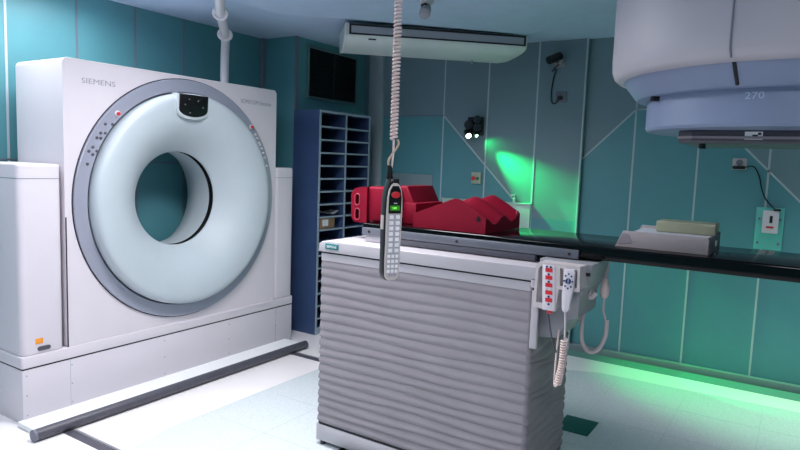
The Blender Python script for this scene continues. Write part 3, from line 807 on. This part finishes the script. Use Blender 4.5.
# ------------------------------------------------------------------ linac gantry head, upper right
HC=(2.75,.09)
li=thing('linac_gantry','large round white treatment machine head hanging over the couch at upper right','treatment machine',(2.75,-1.9,0))
obj('head_cover', lathe([(.50,1.842),(.565,1.838),(.588,1.842),(.604,1.856),(.613,1.88),(.615,1.92),(.615,2.42),(.60,2.45),(.0,2.45)],(HC[0],HC[1],0),'Z',96),'head',li)
sm=bmesh.new()
ang=math.radians(180)+math.radians(-8)
for an in (180-12.5,):
    a=math.radians(an); c,s=math.cos(a),math.sin(a)
    P=[(HC[0]+r*c,HC[1]+r*s,z) for r,z in ((.6165,2.40),(.6165,1.90),(.613,1.872),(.600,1.848))]
    tube(P,.0035,6,bm=sm)
obj('cover_seam', sm,'printed',li)
ri=obj('ring_cover', lathe([(.50,1.845),(.572,1.842),(.566,1.836),(.522,1.778),(.512,1.770),(.40,1.770)],(HC[0],HC[1],0),'Z',96),'ring',li,label='blue grey tapered ring under the white cover')
a=math.radians(167.5); c,s=math.cos(a),math.sin(a)
obj('ring_gap', tube([(HC[0]+.570*c,HC[1]+.570*s,1.838),(HC[0]+.522*c,HC[1]+.522*s,1.776)],.006,6),'gap',ri)
tu=obj('collimator', lathe([(.40,1.772),(.474,1.772),(.474,1.66),(.466,1.650),(.0,1.650)],(HC[0],HC[1],0),'Z',96),'ring',li)
a=math.radians(152); tdir=Vector((math.sin(a),-math.cos(a),0))
# angle digits on the collimator
def curved_text(txt,ang,w,h,z):
    a=math.radians(ang); n=Vector((math.cos(a),math.sin(a),0)); u=Vector((-math.sin(a),math.cos(a),0))
    o=Vector((HC[0],HC[1],z))+n*.4735-u*w/2
    return text_bm(txt,w,frame_m(o,u,(0,0,1)),height=h,depth=.003)
obj('angle_digits', curved_text('270',172,.055,.022,1.735),mat('pale_blue_print',srgb(168,182,206),.5,var=0),tu)
ob=bmesh.new(); box(HC[0]-.50,HC[0]-.44,.32,.36,1.755,1.772,bm=ob)
obj('latch', apply(box(-.012,.012,-.02,.02,1.754,1.774,.002),Matrix.Translation((HC[0]-.27,HC[1]+.395,0))@Matrix.Rotation(.6,4,'Z')),'dark',li); ob.free()
tr=obj('accessory_tray', prism([(2.50,.36),(2.54,.41),(2.96,.41),(3.0,.36),(3.0,-.18),(2.96,-.23),(2.54,-.23),(2.50,-.18)],'XY',1.604,1.651,bev=.008,seg=3),'tray',li,label='dark grey accessory tray under the head')
obj('tray_lip', prism([(2.496,.355),(2.54,.415),(2.545,.40),(2.503,.345),(2.503,-.17),(2.496,-.18)],'XY',1.620,1.629),'trayl',tr)
lb=obj('tray_label', box(2.498,2.502,.135,.19,1.618,1.645),'white',tr,label='white label with black marks')
lm_=bmesh.new(); box(2.4965,2.499,.150,.166,1.622,1.634,bm=lm_); box(2.4965,2.499,.166,.182,1.622,1.627,bm=lm_); box(2.4965,2.499,.140,.150,1.634,1.641,bm=lm_)
obj('label_marks', lm_,'dark',lb)
obj('tray_knob', cyl((2.56,.33,1.585),(2.56,.33,1.606),.012,seg=12),'dark',tr)
# arm and stand outside the view
obj('gantry_arm', box(2.30,3.20,-1.75,-.25,1.95,2.44,.05,3),'head',li)
obj('gantry_stand', box(2.15,3.35,-2.35,-1.55,0,2.44,.06,3),'head',li)

# floor cover
tag(obj('floor_cover', box(3.42,3.65,.90,1.09,.0036,.008,.001),'darkgreen'),'dark green rectangular cover plate on the floor beyond the couch','cover plate')

# ------------------------------------------------------------------ camera
f,yaw,pitch,roll = 625.25, 1.00006482, .101894473, -.0360293138
cy_,sy_=math.cos(yaw),math.sin(yaw); cp,sp_=math.cos(pitch),math.sin(pitch)
fwd=Vector((sy_*cp,cy_*cp,-sp_)); r_=Vector((cy_,-sy_,0)); d_=fwd.cross(r_)
cr,sr=math.cos(roll),math.sin(roll)
R_=r_*cr+d_*sr; D_=d_*cr-r_*sr
cam=bpy.data.cameras.new('camera'); cam.sensor_width=36; cam.lens=f*36/800; cam.clip_start=.05
co=bpy.data.objects.new('camera',cam); COL.objects.link(co)
m=Matrix.Identity(4)
for i in range(3): m[i][0]=R_[i]; m[i][1]=-D_[i]; m[i][2]=-fwd[i]
m[2][3]=1.5
co.matrix_world=m
S.camera=co

w=bpy.data.worlds.new('world'); S.world=w; w.use_nodes=True
w.node_tree.nodes['Background'].inputs[0].default_value=(.5,.6,.7,1); w.node_tree.nodes['Background'].inputs[1].default_value=.2
vs_=S.view_settings; vs_.view_transform='Standard'; vs_.look='None'; vs_.gamma=1; vs_.use_curve_mapping=False; vs_.exposure=0.0
